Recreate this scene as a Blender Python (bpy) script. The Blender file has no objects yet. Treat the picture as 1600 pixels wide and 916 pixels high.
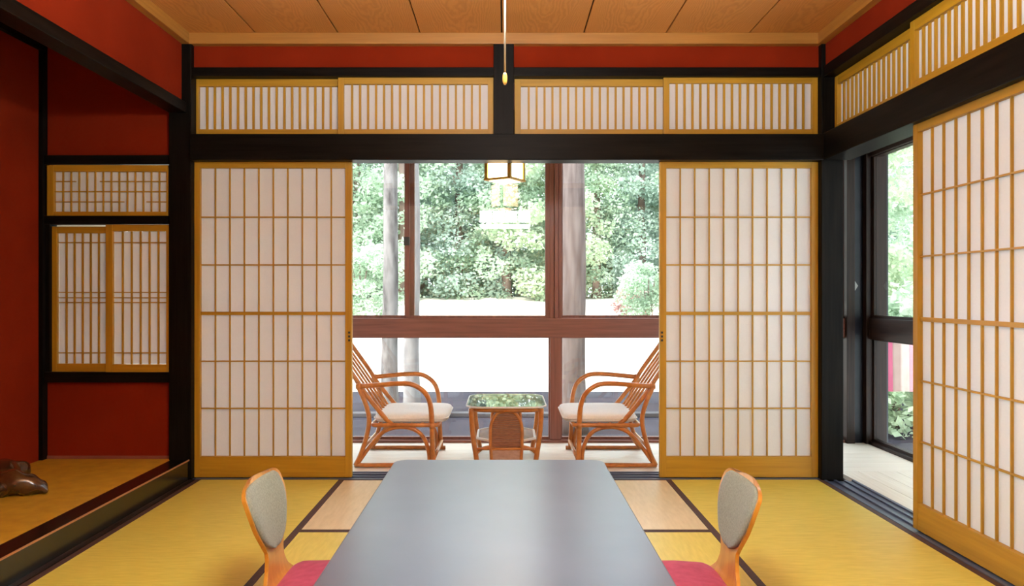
import bpy, bmesh, math, random
from mathutils import Vector, Matrix
random.seed(7)
R = math.radians
scn = bpy.context.scene
COL = scn.collection

# ------------------------------------------------------------------ camera
F, CX, CY, EYE = 1147.0, 789.0, 459.0, 1.047        # focal length / vanishing point in pixels, eye height in metres
cam = bpy.data.cameras.new('camera'); cam_o = bpy.data.objects.new('camera', cam); COL.objects.link(cam_o)
cam.sensor_width = 36; cam.lens = F / 1600 * 36
cam.shift_x = (800 - CX) / 1600; cam.shift_y = (CY - 458) / 1600
cam.clip_start = 0.05; cam.clip_end = 400
cam_o.location = (0, 0, EYE); cam_o.rotation_euler = (R(90), 0, 0)
scn.camera = cam_o

# ------------------------------------------------------------------ sky, sun, exposure
world = bpy.data.worlds.new('sky'); scn.world = world; world.use_nodes = True
wn = world.node_tree.nodes; wl = world.node_tree.links
bg = wn['Background']
sky = wn.new('ShaderNodeTexSky'); sky.sky_type = 'HOSEK_WILKIE'; sky.turbidity = 8; sky.ground_albedo = 0.5
sky.sun_direction = Vector((-0.5, -0.55, 0.75)).normalized()
smix = wn.new('ShaderNodeMix'); smix.data_type = 'RGBA'; smix.inputs[0].default_value = 0.8
smix.inputs[7].default_value = (0.86, 0.94, 1.05, 1)     # hazy bright overcast
wl.new(sky.outputs[0], smix.inputs[6]); wl.new(smix.outputs[2], bg.inputs[0])
bg.inputs[1].default_value = 5.0
sun = bpy.data.lights.new('sun', 'SUN'); sun.energy = 4.5; sun.angle = R(12); sun.color = (1, 0.96, 0.88)
sun_o = bpy.data.objects.new('sun', sun); COL.objects.link(sun_o)
sun_o.rotation_euler = Vector((0.5, 0.55, -0.75)).to_track_quat('-Z', 'Y').to_euler()
scn.view_settings.view_transform = 'Standard'; scn.view_settings.look = 'None'
scn.view_settings.gamma = 1; scn.view_settings.use_curve_mapping = False
scn.view_settings.exposure = 0.75
scn.cycles.max_bounces = 10; scn.cycles.diffuse_bounces = 5; scn.cycles.transparent_max_bounces = 16
scn.cycles.sample_clamp_indirect = 6
scn.cycles.use_denoising = True
LAMP_PANE, LAMP_BOTTOM, LAMP_UP, LANTERN = 11.0, 22.0, 165.0, 7.5

# ------------------------------------------------------------------ helpers
def px(x, Y): return (x - CX) * Y / F
def pz(y, Y): return EYE - (y - CY) * Y / F

def tag(o, label=None, cat=None, group=None, kind=None):
    if label: o['label'] = label
    if cat: o['category'] = cat
    if group: o['group'] = group
    if kind: o['kind'] = kind
    return o
def thing(name, loc, label, cat, rz=0, group=None, kind=None):
    o = bpy.data.objects.new(name, None); COL.objects.link(o)
    o.empty_display_size = .1
    o.location = loc; o.rotation_euler = (0, 0, rz)
    return tag(o, label, cat, group, kind)
def base_of(p):                                       # where a part's origin sits inside its thing
    b = Vector((0, 0, 0))
    while p is not None and p.parent is not None:
        b = b + Vector(p.location); p = p.parent
    if p is not None and p.type == 'MESH' : b = b + Vector(p.location)
    return b
def link(name, me, parent=None, loc=(0, 0, 0)):
    o = bpy.data.objects.new(name, me); COL.objects.link(o)
    if parent is not None:
        o.parent = parent; o.location = Vector(loc) - base_of(parent)
    else: o.location = loc
    return o
CACHE = {}
def box_mesh(s, mat, bev=0.0):
    k = (round(s[0], 4), round(s[1], 4), round(s[2], 4), mat.name, bev)
    if k in CACHE: return CACHE[k]
    bm = bmesh.new(); bmesh.ops.create_cube(bm, size=1)
    for v in bm.verts: v.co = Vector((v.co.x * s[0], v.co.y * s[1], v.co.z * s[2]))
    if bev: bmesh.ops.bevel(bm, geom=bm.edges[:], offset=bev, segments=2, profile=.6, affect='EDGES')
    me = bpy.data.meshes.new('box'); bm.to_mesh(me); bm.free()
    me.materials.append(mat); CACHE[k] = me
    return me
def box(name, lo, hi, mat, parent=None, bev=0.0):
    lo = Vector(lo); hi = Vector(hi)
    return link(name, box_mesh(hi - lo, mat, bev), parent, (lo + hi) / 2)
def struct(name, lo, hi, mat, label=None, cat=None, bev=0.0):
    return tag(box(name, lo, hi, mat, None, bev), label, cat, None, 'structure')
def mesh(name, verts, faces, mat, parent=None, loc=(0, 0, 0), smooth=False):
    me = bpy.data.meshes.new(name); me.from_pydata(verts, [], faces); me.materials.append(mat); me.update()
    if smooth: me.polygons.foreach_set('use_smooth', [True] * len(me.polygons))
    return link(name, me, parent, loc)
def smooth_path(pts, n=6):
    pts = [Vector(p) for p in pts]
    if len(pts) < 3: return pts
    P = [2 * pts[0] - pts[1]] + pts + [2 * pts[-1] - pts[-2]]; out = []
    for i in range(1, len(P) - 2):
        a, b, c, d = P[i - 1], P[i], P[i + 1], P[i + 2]
        for k in range(n):
            t = k / n
            out.append(.5 * ((2 * b) + (c - a) * t + (2 * a - 5 * b + 4 * c - d) * t * t + (3 * b - a - 3 * c + d) * t ** 3))
    out.append(pts[-1]); return out
def tube_data(path, r, seg=8, closed=False, vs=None, fs=None):
    vs = [] if vs is None else vs; fs = [] if fs is None else fs
    o0 = len(vs); n = len(path); up = Vector((.13, .31, .94)).normalized()
    for i, p in enumerate(path):
        a = path[i - 1] if (i > 0 or closed) else p; b = path[(i + 1) % n] if (i < n - 1 or closed) else p
        t = (b - a).normalized(); s = t.cross(up)
        if s.length < 1e-3: s = t.cross(Vector((1, 0, 0)))
        s.normalize(); w = s.cross(t); up = w
        rr = r(i / (n - 1)) if callable(r) else r
        for k in range(seg):
            q = 2 * math.pi * k / seg; vs.append(tuple(p + rr * (math.cos(q) * s + math.sin(q) * w)))
    for i in range(n if closed else n - 1):
        j = (i + 1) % n
        for k in range(seg):
            l = (k + 1) % seg; fs.append((o0 + i * seg + k, o0 + i * seg + l, o0 + j * seg + l, o0 + j * seg + k))
    if not closed:
        fs.append(tuple(o0 + k for k in range(seg))[::-1]); fs.append(tuple(o0 + (n - 1) * seg + k for k in range(seg)))
    return vs, fs
def tube(name, pts, r, mat, parent=None, seg=8, closed=False, sm=6):
    p = smooth_path(pts, sm) if sm else [Vector(q) for q in pts]
    vs, fs = tube_data(p, r, seg, closed)
    return mesh(name, vs, fs, mat, parent, smooth=True)
def superbox(name, c, s, mat, parent=None, e=.35, ez=.6, nu=48, nv=16, fn=None):     # pillow-like rounded slab
    vs, fs = [], []
    sg = lambda a, p: math.copysign(abs(a) ** p, a)
    for j in range(nv + 1):
        v = -math.pi / 2 + math.pi * j / nv
        for i in range(nu):
            u = 2 * math.pi * i / nu
            x = sg(math.cos(v), ez) * sg(math.cos(u), e); y = sg(math.cos(v), ez) * sg(math.sin(u), e); z = sg(math.sin(v), ez)
            q = Vector((x * s[0] / 2, y * s[1] / 2, z * s[2] / 2))
            if fn: q = fn(q, x, y, z)
            vs.append(tuple(q + Vector(c)))
    for j in range(nv):
        for i in range(nu):
            k = (i + 1) % nu; fs.append((j * nu + i, j * nu + k, (j + 1) * nu + k, (j + 1) * nu + i))
    return mesh(name, vs, fs, mat, parent, smooth=True)
def prism(name, outline, z0, z1, mat, parent=None, bev=0.0):                         # outline in XY
    bm = bmesh.new(); v = [bm.verts.new((a, b, z0)) for a, b in outline]; f = bm.faces.new(v)
    bm.normal_update()
    if f.normal.z > 0: f.normal_flip()
    r = bmesh.ops.extrude_face_region(bm, geom=[f])
    for q in r['geom']:
        if isinstance(q, bmesh.types.BMVert): q.co.z = z1
    if bev:
        bm.normal_update()
        ed = [e for e in bm.edges if abs(e.verts[0].co.z - e.verts[1].co.z) < 1e-6]
        bmesh.ops.bevel(bm, geom=ed, offset=bev, segments=2, profile=.6, affect='EDGES')
    bmesh.ops.recalc_face_normals(bm, faces=bm.faces[:])
    me = bpy.data.meshes.new(name); bm.to_mesh(me); bm.free(); me.materials.append(mat)
    return link(name, me, parent)
def rrect(x0, x1, y0, y1, r, n=6):
    out = []
    for cx, cy, a0 in ((x1 - r, y1 - r, 0), (x0 + r, y1 - r, 90), (x0 + r, y0 + r, 180), (x1 - r, y0 + r, 270)):
        for k in range(n + 1):
            a = R(a0 + 90 * k / n); out.append((cx + r * math.cos(a), cy + r * math.sin(a)))
    return out

# ------------------------------------------------------------------ materials
def mat_new(name):
    m = bpy.data.materials.new(name); m.use_nodes = True
    nt = m.node_tree; return m, nt.nodes, nt.links, nt.nodes['Principled BSDF']
def ramp(N, c0, c1, p0=0., p1=1.):
    r = N.new('ShaderNodeValToRGB'); e = r.color_ramp.elements
    e[0].position = p0; e[0].color = (*c0, 1); e[1].position = p1; e[1].color = (*c1, 1); return r
def coords(N, L, scale, rnd=True):
    tc = N.new('ShaderNodeTexCoord'); mp = N.new('ShaderNodeMapping'); mp.inputs['Scale'].default_value = scale
    L.new(tc.outputs['Object'], mp.inputs[0])
    if rnd:
        oi = N.new('ShaderNodeObjectInfo'); cb = N.new('ShaderNodeVectorMath'); cb.operation = 'SCALE'
        cb.inputs[0].default_value = (17, 31, 23); L.new(oi.outputs['Random'], cb.inputs['Scale']); L.new(cb.outputs[0], mp.inputs['Location'])
    return mp
def noisy(name, c0, c1, scale=(8, 8, 8), detail=4, rough=.6, bump=0.0, spec=.5, nscale=1.0, coat=0.0, sheen=0.0, p=(.3, .7), brand=True):
    m, N, L, B = mat_new(name)
    mp = coords(N, L, scale, brand); nz = N.new('ShaderNodeTexNoise'); nz.inputs['Scale'].default_value = nscale; nz.inputs['Detail'].default_value = detail
    L.new(mp.outputs[0], nz.inputs[0]); rp = ramp(N, c0, c1, *p); L.new(nz.outputs[0], rp.inputs[0]); L.new(rp.outputs[0], B.inputs['Base Color'])
    B.inputs['Roughness'].default_value = rough; B.inputs['Specular IOR Level'].default_value = spec
    if coat: B.inputs['Coat Weight'].default_value = coat; B.inputs['Coat Roughness'].default_value = .15
    if sheen: B.inputs['Sheen Weight'].default_value = sheen
    if bump:
        b = N.new('ShaderNodeBump'); b.inputs['Strength'].default_value = bump; b.inputs['Distance'].default_value = .004
        L.new(nz.outputs[0], b.inputs['Height']); L.new(b.outputs[0], B.inputs['Normal'])
    return m
def grain(name, c0, c1, axis, **k):
    s = [60, 60, 60]; s['xyz'.index(axis)] = 3
    return noisy(name, c0, c1, tuple(s), **k)
GOLD = {a: grain('pale_cypress_' + a, (.37, .190, .008), (.475, .258, .014), a, rough=.5) for a in 'xyz'}
DARK = {a: grain('black_lacquered_wood_' + a, (.003, .0025, .002), (.009, .007, .0055), a, rough=.42, bump=.15, spec=.07) for a in 'xyz'}
BROWN = {a: grain('brown_window_wood_' + a, (.18, .070, .052), (.27, .105, .078), a, rough=.4) for a in 'xyz'}
DEEP = {a: grain('dark_brown_wood_' + a, (.012, .006, .004), (.028, .013, .008), a, rough=.42, spec=.2) for a in 'xyz'}
STEP = grain('polished_black_step', (.006, .005, .003), (.014, .011, .007), 'y', rough=.2, spec=.6)
SILL = {a: grain('sky_tinted_polished_sill_' + a, (.05, .068, .125), (.078, .10, .175), a, rough=.38, spec=.8) for a in 'xy'}  # blue base colour stands in for the sky's reflection
RED = noisy('red_clay_plaster', (.175, .013, .0015), (.220, .018, .003), (3, 3, 3), detail=8, rough=.9, bump=.25, spec=.1, brand=False)
CREAM = noisy('cream_wallpaper', (.62, .52, .38), (.68, .58, .44), (5, 5, 5), rough=.9, spec=.1)
STUCCO = noisy('grey_render', (.28, .26, .24), (.34, .32, .3), (5, 5, 5), rough=.9, spec=.1)
def paper_mat():
    m, N, L, B = mat_new('shoji_paper')
    mp = coords(N, L, (40, 40, 40)); nz = N.new('ShaderNodeTexNoise'); nz.inputs['Scale'].default_value = 3; nz.inputs['Detail'].default_value = 6
    L.new(mp.outputs[0], nz.inputs[0]); rp = ramp(N, (.645, .645, .655), (.70, .70, .71)); L.new(nz.outputs[0], rp.inputs[0])
    d = N.new('ShaderNodeBsdfDiffuse'); t = N.new('ShaderNodeBsdfTranslucent'); mx = N.new('ShaderNodeMixShader'); mx.inputs[0].default_value = .17
    L.new(rp.outputs[0], d.inputs[0]); L.new(rp.outputs[0], t.inputs[0]); L.new(d.outputs[0], mx.inputs[1]); L.new(t.outputs[0], mx.inputs[2])
    L.new(mx.outputs[0], N['Material Output'].inputs[0]); N.remove(B); return m
PAPER = paper_mat()
def glass_mat(name='window_glass', tint=(.97, .99, .98), rough=0.0):
    m, N, L, B = mat_new(name)
    t = N.new('ShaderNodeBsdfTransparent'); t.inputs[0].default_value = (*tint, 1)
    g = N.new('ShaderNodeBsdfGlossy'); g.inputs['Roughness'].default_value = rough
    lw = N.new('ShaderNodeLayerWeight'); lw.inputs[0].default_value = .5; mx = N.new('ShaderNodeMixShader')
    pw = N.new('ShaderNodeMath'); pw.operation = 'POWER'; pw.inputs[1].default_value = 5; L.new(lw.outputs['Facing'], pw.inputs[0])
    f = N.new('ShaderNodeMath'); f.operation = 'MULTIPLY_ADD'; f.inputs[1].default_value = .96; f.inputs[2].default_value = .042
    L.new(pw.outputs[0], f.inputs[0]); L.new(f.outputs[0], mx.inputs[0]); L.new(t.outputs[0], mx.inputs[1]); L.new(g.outputs[0], mx.inputs[2])
    L.new(mx.outputs[0], N['Material Output'].inputs[0]); N.remove(B); return m
GLASS = glass_mat()
TABLE_GLASS = glass_mat('table_glass', (.90, .95, .92))
def emit_mat(name, col, strength):
    m, N, L, B = mat_new(name); e = N.new('ShaderNodeEmission'); e.inputs[0].default_value = (*col, 1); e.inputs[1].default_value = strength
    L.new(e.outputs[0], N['Material Output'].inputs[0]); N.remove(B); return m
def tatami_mat(name, c0, c1, axis):
    m, N, L, B = mat_new(name)
    s = [35, 35, 35]; s['xy'.index(axis)] = 6
    mp = coords(N, L, tuple(s)); nz = N.new('ShaderNodeTexNoise'); nz.inputs['Scale'].default_value = 2; nz.inputs['Detail'].default_value = 5
    L.new(mp.outputs[0], nz.inputs[0]); rp = ramp(N, c0, c1, .3, .7); L.new(nz.outputs[0], rp.inputs[0]); L.new(rp.outputs[0], B.inputs['Base Color'])
    B.inputs['Roughness'].default_value = .5 if axis == 'x' else .38; B.inputs['Specular IOR Level'].default_value = .4 if axis == 'x' else .6
    wv = N.new('ShaderNodeTexWave'); wv.bands_direction = 'Y' if axis == 'x' else 'X'; wv.inputs['Scale'].default_value = 38; wv.inputs['Distortion'].default_value = .4
    tc = N.new('ShaderNodeTexCoord'); L.new(tc.outputs['Object'], wv.inputs[0])
    b = N.new('ShaderNodeBump'); b.inputs['Strength'].default_value = .12; b.inputs['Distance'].default_value = .002
    L.new(wv.outputs[1], b.inputs['Height']); L.new(b.outputs[0], B.inputs['Normal']); return m
# rush grain runs across each mat: long axis x -> grain along y
TATAMI_Y = tatami_mat('yellowed_rush_matting', (.60, .475, .064), (.70, .555, .094), 'x')
TATAMI_X = tatami_mat('yellowed_rush_matting_crosswise', (.64, .51, .075), (.74, .59, .105), 'y')
TATAMI_PALE = tatami_mat('sheen_tinted_rush_matting_crosswise', (.64, .51, .29), (.73, .59, .36), 'y')  # paler than its neighbours: the window's sheen is put into the colour
TOKO = noisy('alcove_rush_matting', (.46, .245, .014), (.62, .36, .028), (14, 14, 14), detail=6, rough=.5, p=(.25, .75))
HERI = noisy('brown_border_cloth', (.045, .018, .014), (.075, .03, .022), (90, 90, 90), rough=.7)
def ceiling_mat():
    m, N, L, B = mat_new('ceiling_cedar_veneer')
    tc = N.new('ShaderNodeTexCoord'); sp = N.new('ShaderNodeSeparateXYZ'); L.new(tc.outputs['Object'], sp.inputs[0])
    oi = N.new('ShaderNodeObjectInfo')
    mp = coords(N, L, (9, 2.5, 1)); nz = N.new('ShaderNodeTexNoise'); nz.inputs['Scale'].default_value = 1.6; nz.inputs['Detail'].default_value = 5; L.new(mp.outputs[0], nz.inputs[0])
    def M(op, a, b):
        n = N.new('ShaderNodeMath'); n.operation = op
        for i, v in ((0, a), (1, b)):
            if isinstance(v, (int, float)): n.inputs[i].default_value = v
            else: L.new(v, n.inputs[i])
        return n.outputs[0]
    xx = M('MULTIPLY', sp.outputs[0], sp.outputs[0])
    v = M('ADD', M('MULTIPLY', xx, 30.0), M('MULTIPLY', sp.outputs[1], .55)); v = M('ADD', v, M('MULTIPLY', nz.outputs[0], .55)); v = M('ADD', v, M('MULTIPLY', oi.outputs['Random'], 9.0))
    s = M('SINE', M('MULTIPLY', v, 62.0), 0.0); s = M('ADD', M('MULTIPLY', s, .5), .5)
    fine = N.new('ShaderNodeTexNoise'); fine.inputs['Scale'].default_value = 1; mp2 = coords(N, L, (160, 6, 1)); L.new(mp2.outputs[0], fine.inputs[0])
    s = M('ADD', M('MULTIPLY', s, .62), M('MULTIPLY', fine.outputs[0], .38))
    rp = ramp(N, (.50, .205, .044), (.61, .265, .064), .1, .85); L.new(s, rp.inputs[0]); L.new(rp.outputs[0], B.inputs['Base Color'])
    B.inputs['Roughness'].default_value = .5; return m
CEIL = ceiling_mat()
CORNICE = {a: grain('cornice_wood_' + a, (.31, .128, .019), (.39, .17, .029), a, rough=.5) for a in 'xy'}
PLANK = {a: grain('pale_floor_board_' + a, (.70, .61, .51), (.80, .72, .62), a, rough=.42) for a in 'xy'}
RATTAN = noisy('honey_rattan', (.40, .125, .022), (.58, .22, .048), (25, 25, 25), rough=.33, coat=.25)
WICKER = noisy('woven_rattan', (.20, .065, .025), (.32, .12, .045), (40, 14, 90), rough=.5, bump=.6)
WHITE_RIM = noisy('white_rim_paint', (.72, .68, .66), (.78, .74, .72), rough=.5)
def cloth(name, c0, c1, rough=.9, s=120):
    return noisy(name, c0, c1, (s, s, s), detail=3, rough=rough, bump=.2, spec=.2, sheen=.15)
SEATWHITE = cloth('off_white_cotton', (.80, .79, .76), (.87, .86, .84))
PINK = noisy('crimson_pink_silk', (.36, .046, .095), (.46, .070, .135), (30, 30, 30), rough=.75, sheen=.05, spec=.25, bump=.15)
PADGREY = cloth('grey_green_wool', (.21, .235, .19), (.30, .33, .27), s=160)
BENTWOOD = grain('orange_bent_plywood', (.53, .215, .018), (.65, .29, .036), 'z', rough=.35, coat=.3)
TABLETOP = noisy('blue_black_lacquer_top', (.050, .060, .094), (.074, .086, .130), (5, 5, 5), detail=7, rough=.31, spec=.5, nscale=1.0, p=(.35, .8))
TABLETOP.node_tree.nodes['Principled BSDF'].inputs['IOR'].default_value = 3.0
TABLETOP.node_tree.nodes['Principled BSDF'].inputs['Specular Tint'].default_value = (.99, .95, 1.0, 1)
STEEL = noisy('dull_metal', (.25, .24, .23), (.3, .29, .28), rough=.35)
BLACKIRON = noisy('black_iron', (.02, .02, .02), (.03, .03, .03), rough=.4)
CORDWHITE = noisy('cream_cord', (.62, .58, .48), (.7, .66, .55), rough=.6)
KNOB = noisy('amber_plastic', (.75, .42, .08), (.82, .5, .12), rough=.3)
DRIFT = noisy('polished_burl_wood', (.025, .009, .004), (.11, .042, .012), (14, 14, 14), detail=6, rough=.22, bump=.5, coat=.6)
LAMPGLOW = emit_mat('lit_white_lamp_panel', (.95, 1, 1.04), LAMP_PANE)
LAMPUNDER = emit_mat('lit_white_lamp_underside', (.95, 1, 1.04), LAMP_BOTTOM)
LANTGLOW = emit_mat('lit_lantern_paper', (1, .72, .40), LANTERN)
FIELD = noisy('pale_sandy_ground', (.60, .55, .48), (.72, .67, .60), (.6, .6, .6), detail=7, rough=.95, spec=.1)
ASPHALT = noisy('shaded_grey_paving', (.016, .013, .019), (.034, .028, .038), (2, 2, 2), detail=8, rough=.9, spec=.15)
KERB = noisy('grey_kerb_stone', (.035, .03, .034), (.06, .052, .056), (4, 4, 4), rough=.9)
BARK1 = noisy('pale_speckled_bark', (.06, .05, .047), (.20, .18, .17), (5, 5, 1.6), detail=8, rough=.95, bump=.5, nscale=2, p=(.3, .6), spec=.1)
BARK2 = noisy('pink_brown_bark', (.085, .060, .054), (.16, .125, .115), (9, 9, 1.2), detail=8, rough=.95, bump=.6, nscale=2, spec=.1)
BARK3 = noisy('dark_far_bark', (.16, .11, .09), (.25, .18, .15), (3, 3, 1), rough=.95, spec=.1)
BANNER = noisy('pink_banner_cloth', (.47, .085, .16), (.53, .115, .19), rough=.8)
BANNERPALE = noisy('pale_banner_cloth', (.38, .245, .21), (.44, .30, .26), rough=.8)
def leaf_mat(name, c0, c1):
    m, N, L, B = mat_new(name)
    tc = N.new('ShaderNodeTexCoord'); nz = N.new('ShaderNodeTexNoise'); nz.inputs['Scale'].default_value = 1.1; nz.inputs['Detail'].default_value = 3
    L.new(tc.outputs['Object'], nz.inputs[0]); rp = ramp(N, c0, c1, .35, .68); L.new(nz.outputs[0], rp.inputs[0])
    d = N.new('ShaderNodeBsdfDiffuse'); t = N.new('ShaderNodeBsdfTranslucent'); mx = N.new('ShaderNodeMixShader'); mx.inputs[0].default_value = .48
    L.new(rp.outputs[0], d.inputs[0]); L.new(rp.outputs[0], t.inputs[0]); L.new(d.outputs[0], mx.inputs[1]); L.new(t.outputs[0], mx.inputs[2])
    L.new(mx.outputs[0], N['Material Output'].inputs[0]); N.remove(B); return m
LEAF = [leaf_mat('pale_green_leaf', (.31, .42, .29), (.57, .66, .52)), leaf_mat('blue_green_needle', (.27, .37, .30), (.51, .60, .51)),
        leaf_mat('fresh_green_leaf', (.35, .45, .29), (.61, .68, .50)), leaf_mat('russet_leaf', (.40, .22, .20), (.60, .40, .36))]

# ------------------------------------------------------------------ setting: room shell
Y0 = -0.5                                   # wall behind the camera
YB = 4.16                                   # plaster face of the back wall
TOP = 2.449                                 # underside of the cornice
CE = 2.512                                  # ceiling boards
XL, XR = -1.815, 1.80                       # plaster faces of the side walls above the lintels
# back wall plaster above the transom screens (three pieces of one wall)
w = struct('wall_back', (-2.70, YB, 2.318), (1.93, YB + .10, 2.62), RED, 'narrow band of red clay plaster under the wooden ceiling above the transom screens', 'wall')
struct('wall_left', (XL - .05, Y0, 2.10), (XL, 4.13, 2.60), RED, 'red plaster wall hanging above the long black beam of the alcove', 'wall')
struct('wall_alcove_back', (-2.72, Y0, 0.0), (-2.615, YB, 2.60), RED, 'tall red plaster back wall of the alcove', 'wall')
wa = thing('wall_alcove_end', (0, 0, 0), 'red plaster end wall of the alcove around its two small lattice windows', 'wall', kind='structure')
def alc(y): return pz(y, YB)
box('plaster_field', (-2.62, YB, alc(246)), (-1.85, YB + .08, 2.318), RED, wa)
box('plaster_field', (-2.62, YB, 0.10), (-1.85, YB + .08, alc(594)), RED, wa)
box('skirting', (-2.60, YB - .006, 0.112), (-1.88, YB, 0.128), noisy('dull_rose_paint', (.20, .05, .035), (.26, .075, .055), rough=.6), wa)
box('upper_rail', (-2.60, YB - .03, alc(258)), (-1.87, YB + .05, alc(244)), DARK['x'], wa, .002)
box('middle_rail', (-2.60, YB - .03, alc(351)), (-1.87, YB + .05, alc(338)), DARK['x'], wa, .002)
box('lower_rail', (-2.60, YB - .03, alc(597)), (-1.87, YB + .05, alc(581)), DARK['x'], wa, .002)
box('jamb', (-2.60, YB - .02, alc(581)), (px(79, 4.15), YB + .05, alc(244)), DARK['z'], wa, .002)
struct('trim_1', (-2.640, YB - .045, 0.0), (-2.592, YB + .06, 2.46), DARK['z'], 'slim black post in the inner corner of the alcove', 'post', .002)
struct('trim_2', (-2.615, Y0, 2.412), (-2.585, YB - .03, 2.452), DARK['y'], 'black rail along the top of the alcove back wall', 'rail', .002)
struct('ceiling_alcove', (-2.7, Y0, 2.458), (XL - .05, YB, 2.50), CORNICE['y'], 'plain wooden ceiling of the alcove behind the black beam', 'ceiling')
struct('trim_3', (-1.885, Y0, 2.062), (-1.788, 4.125, 2.122), DARK['y'], 'long black beam across the top of the alcove opening', 'beam', .004)
struct('trim_4', (-1.887, 4.12, 0.0), (-1.762, 4.26, TOP + .05), DARK['z'], 'thick black corner post between the alcove and the left tall paper screen', 'post', .004)
struct('trim_5', (1.777, 4.12, 0.0), (1.900, 4.24, TOP + .05), DARK['z'], 'thick black corner post beside the right tall paper screen', 'post', .004)
struct('trim_6', (px(771, 4.12), 4.12, 1.94), (px(803, 4.12), 4.24, TOP + .05), DARK['z'], 'short black post between the two pairs of transom screens', 'post', .003)
struct('trim_7', (-1.765, 4.105, 1.796), (1.785, 4.225, 1.942), DARK['x'], 'wide black lintel above the tall paper screens and the sunroom opening', 'lintel', .004)
struct('trim_8', (-1.765, 4.13, 2.272), (1.785, 4.26, 2.322), DARK['x'], 'thin black rail above the back transom screens', 'rail', .003)
struct('trim_9', (1.785, Y0, 1.797), (1.94, 4.12, 1.948), DARK['y'], 'black lintel along the right wall over the sliding screen', 'lintel', .004)
struct('trim_10', (1.785, Y0, 2.262), (1.90, 4.12, 2.322), DARK['y'], 'thin black rail above the right wall transom screens', 'rail', .003)
struct('wall_right', (XR, Y0, 2.318), (1.92, 4.13, 2.62), RED, 'red plaster band above the right wall transom screens', 'wall')
wr = struct('wall_right_front', (1.80, Y0, 0.0), (1.93, 2.36, 2.30), CREAM, 'cream wall continuing to the right of the camera', 'wall')
struct('wall_front', (-2.72, Y0 - .1, 0.0), (2.66, Y0, 2.70), CREAM, 'cream wall behind the camera', 'wall')
# cornice
struct('trim_11', (XL, YB - .045, TOP), (XR, YB + .02, CE), CORNICE['x'], 'pale wooden cornice along the top of the back wall', 'cornice', .003)
struct('trim_12', (XL, Y0, TOP), (XL + .045, YB - .045, CE), CORNICE['y'], 'pale wooden cornice along the top of the left wall', 'cornice', .003)
struct('trim_13', (XR - .045, Y0, TOP), (XR, YB - .045, CE), CORNICE['y'], 'pale wooden cornice along the top of the right wall', 'cornice', .003)
# ceiling with boards
ce = struct('ceiling', (XL - .1, Y0, CE + .016), (XR + .1, YB + .05, CE + .06), DARK['y'], 'wooden ceiling of broad figured boards with dark joints', 'ceiling')
xs = [XL - .02] + [px(v, 4.174) for v in (404, 531, 657.5, 784, 911, 1038, 1166)] + [XR + .02]
for a, b in zip(xs[:-1], xs[1:]):
    box('ceiling_board', (a + .004, Y0, CE), (b - .004, YB, CE + .016), CEIL, ce, .002)
# floor slab, edge strips
struct('floor', (-2.72, Y0, -.20), (1.96, 4.32, -.055), DEEP['y'], 'dark sub floor under the tatami mats', 'floor')
struct('trim_14', (-1.772, Y0, -.06), (-1.742, 4.12, .004), DEEP['y'], 'black strip along the foot of the alcove step', 'strip')
kam = struct('trim_15', (-1.880, Y0, -.06), (-1.772, 4.12, .114), STEP, 'black lacquered step beam in front of the alcove mat', 'step', .007)
tag(box('worn_edge', (-1.7755, Y0, .1085), (-1.7705, 4.119, .1155), grain('worn_bare_edge', (.34, .15, .05), (.46, .22, .08), 'y', rough=.4), kam), 'worn bare wooden edge line')
sl = thing('trim_16', (0, 0, 0), 'black grooved wooden sill under the tall paper screens', 'sill', kind='structure')
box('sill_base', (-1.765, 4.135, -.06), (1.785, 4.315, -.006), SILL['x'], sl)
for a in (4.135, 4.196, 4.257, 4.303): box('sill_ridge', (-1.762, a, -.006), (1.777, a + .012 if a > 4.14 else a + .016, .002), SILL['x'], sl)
sr = thing('trim_17', (0, 0, 0), 'grooved sill along the foot of the right wall with blue sky reflection in its colour', 'sill', kind='structure')
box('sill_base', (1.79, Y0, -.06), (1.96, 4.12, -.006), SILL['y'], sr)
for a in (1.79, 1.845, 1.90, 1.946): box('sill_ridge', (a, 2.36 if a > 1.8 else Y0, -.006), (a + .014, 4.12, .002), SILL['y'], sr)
# outer shell of the house
struct('roof', (-3.3, Y0 - .3, 2.66), (4.1, 6.05, 2.80), DEEP['y'], 'roof and eaves over the room and the sunroom', 'roof')  # right eave deepened to cut sky light on the corridor side
struct('ceiling_sunroom', (-2.75, 4.30, 2.34), (2.66, 5.30, 2.40), BROWN['x'], 'brown wooden ceiling of the sunroom', 'ceiling')
struct('ceiling_corridor', (1.94, Y0, 2.34), (2.66, 4.30, 2.40), BROWN['y'], 'brown wooden ceiling of the right corridor', 'ceiling')
struct('wall_sunroom_left', (-2.85, 4.24, -.3), (-2.75, 5.32, 2.66), CREAM, 'cream end wall of the sunroom', 'wall')
struct('wall_sunroom_top', (-2.75, 5.16, 2.10), (2.66, 5.28, 2.66), DEEP['x'], 'dark wooden board above the sunroom windows', 'wall')
struct('wall_corridor_top', (2.53, Y0, 2.10), (2.66, 5.16, 2.66), DEEP['y'], 'dark wooden board above the corridor windows', 'wall')
struct('wall_sunroom_foot', (-2.75, 5.16, -.62), (2.66, 5.28, -.012), STUCCO, 'grey foundation below the sunroom windows', 'wall')
struct('wall_corridor_foot', (2.53, Y0, -.62), (2.66, 5.16, -.012), STUCCO, 'grey foundation below the corridor windows', 'wall')
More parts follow.
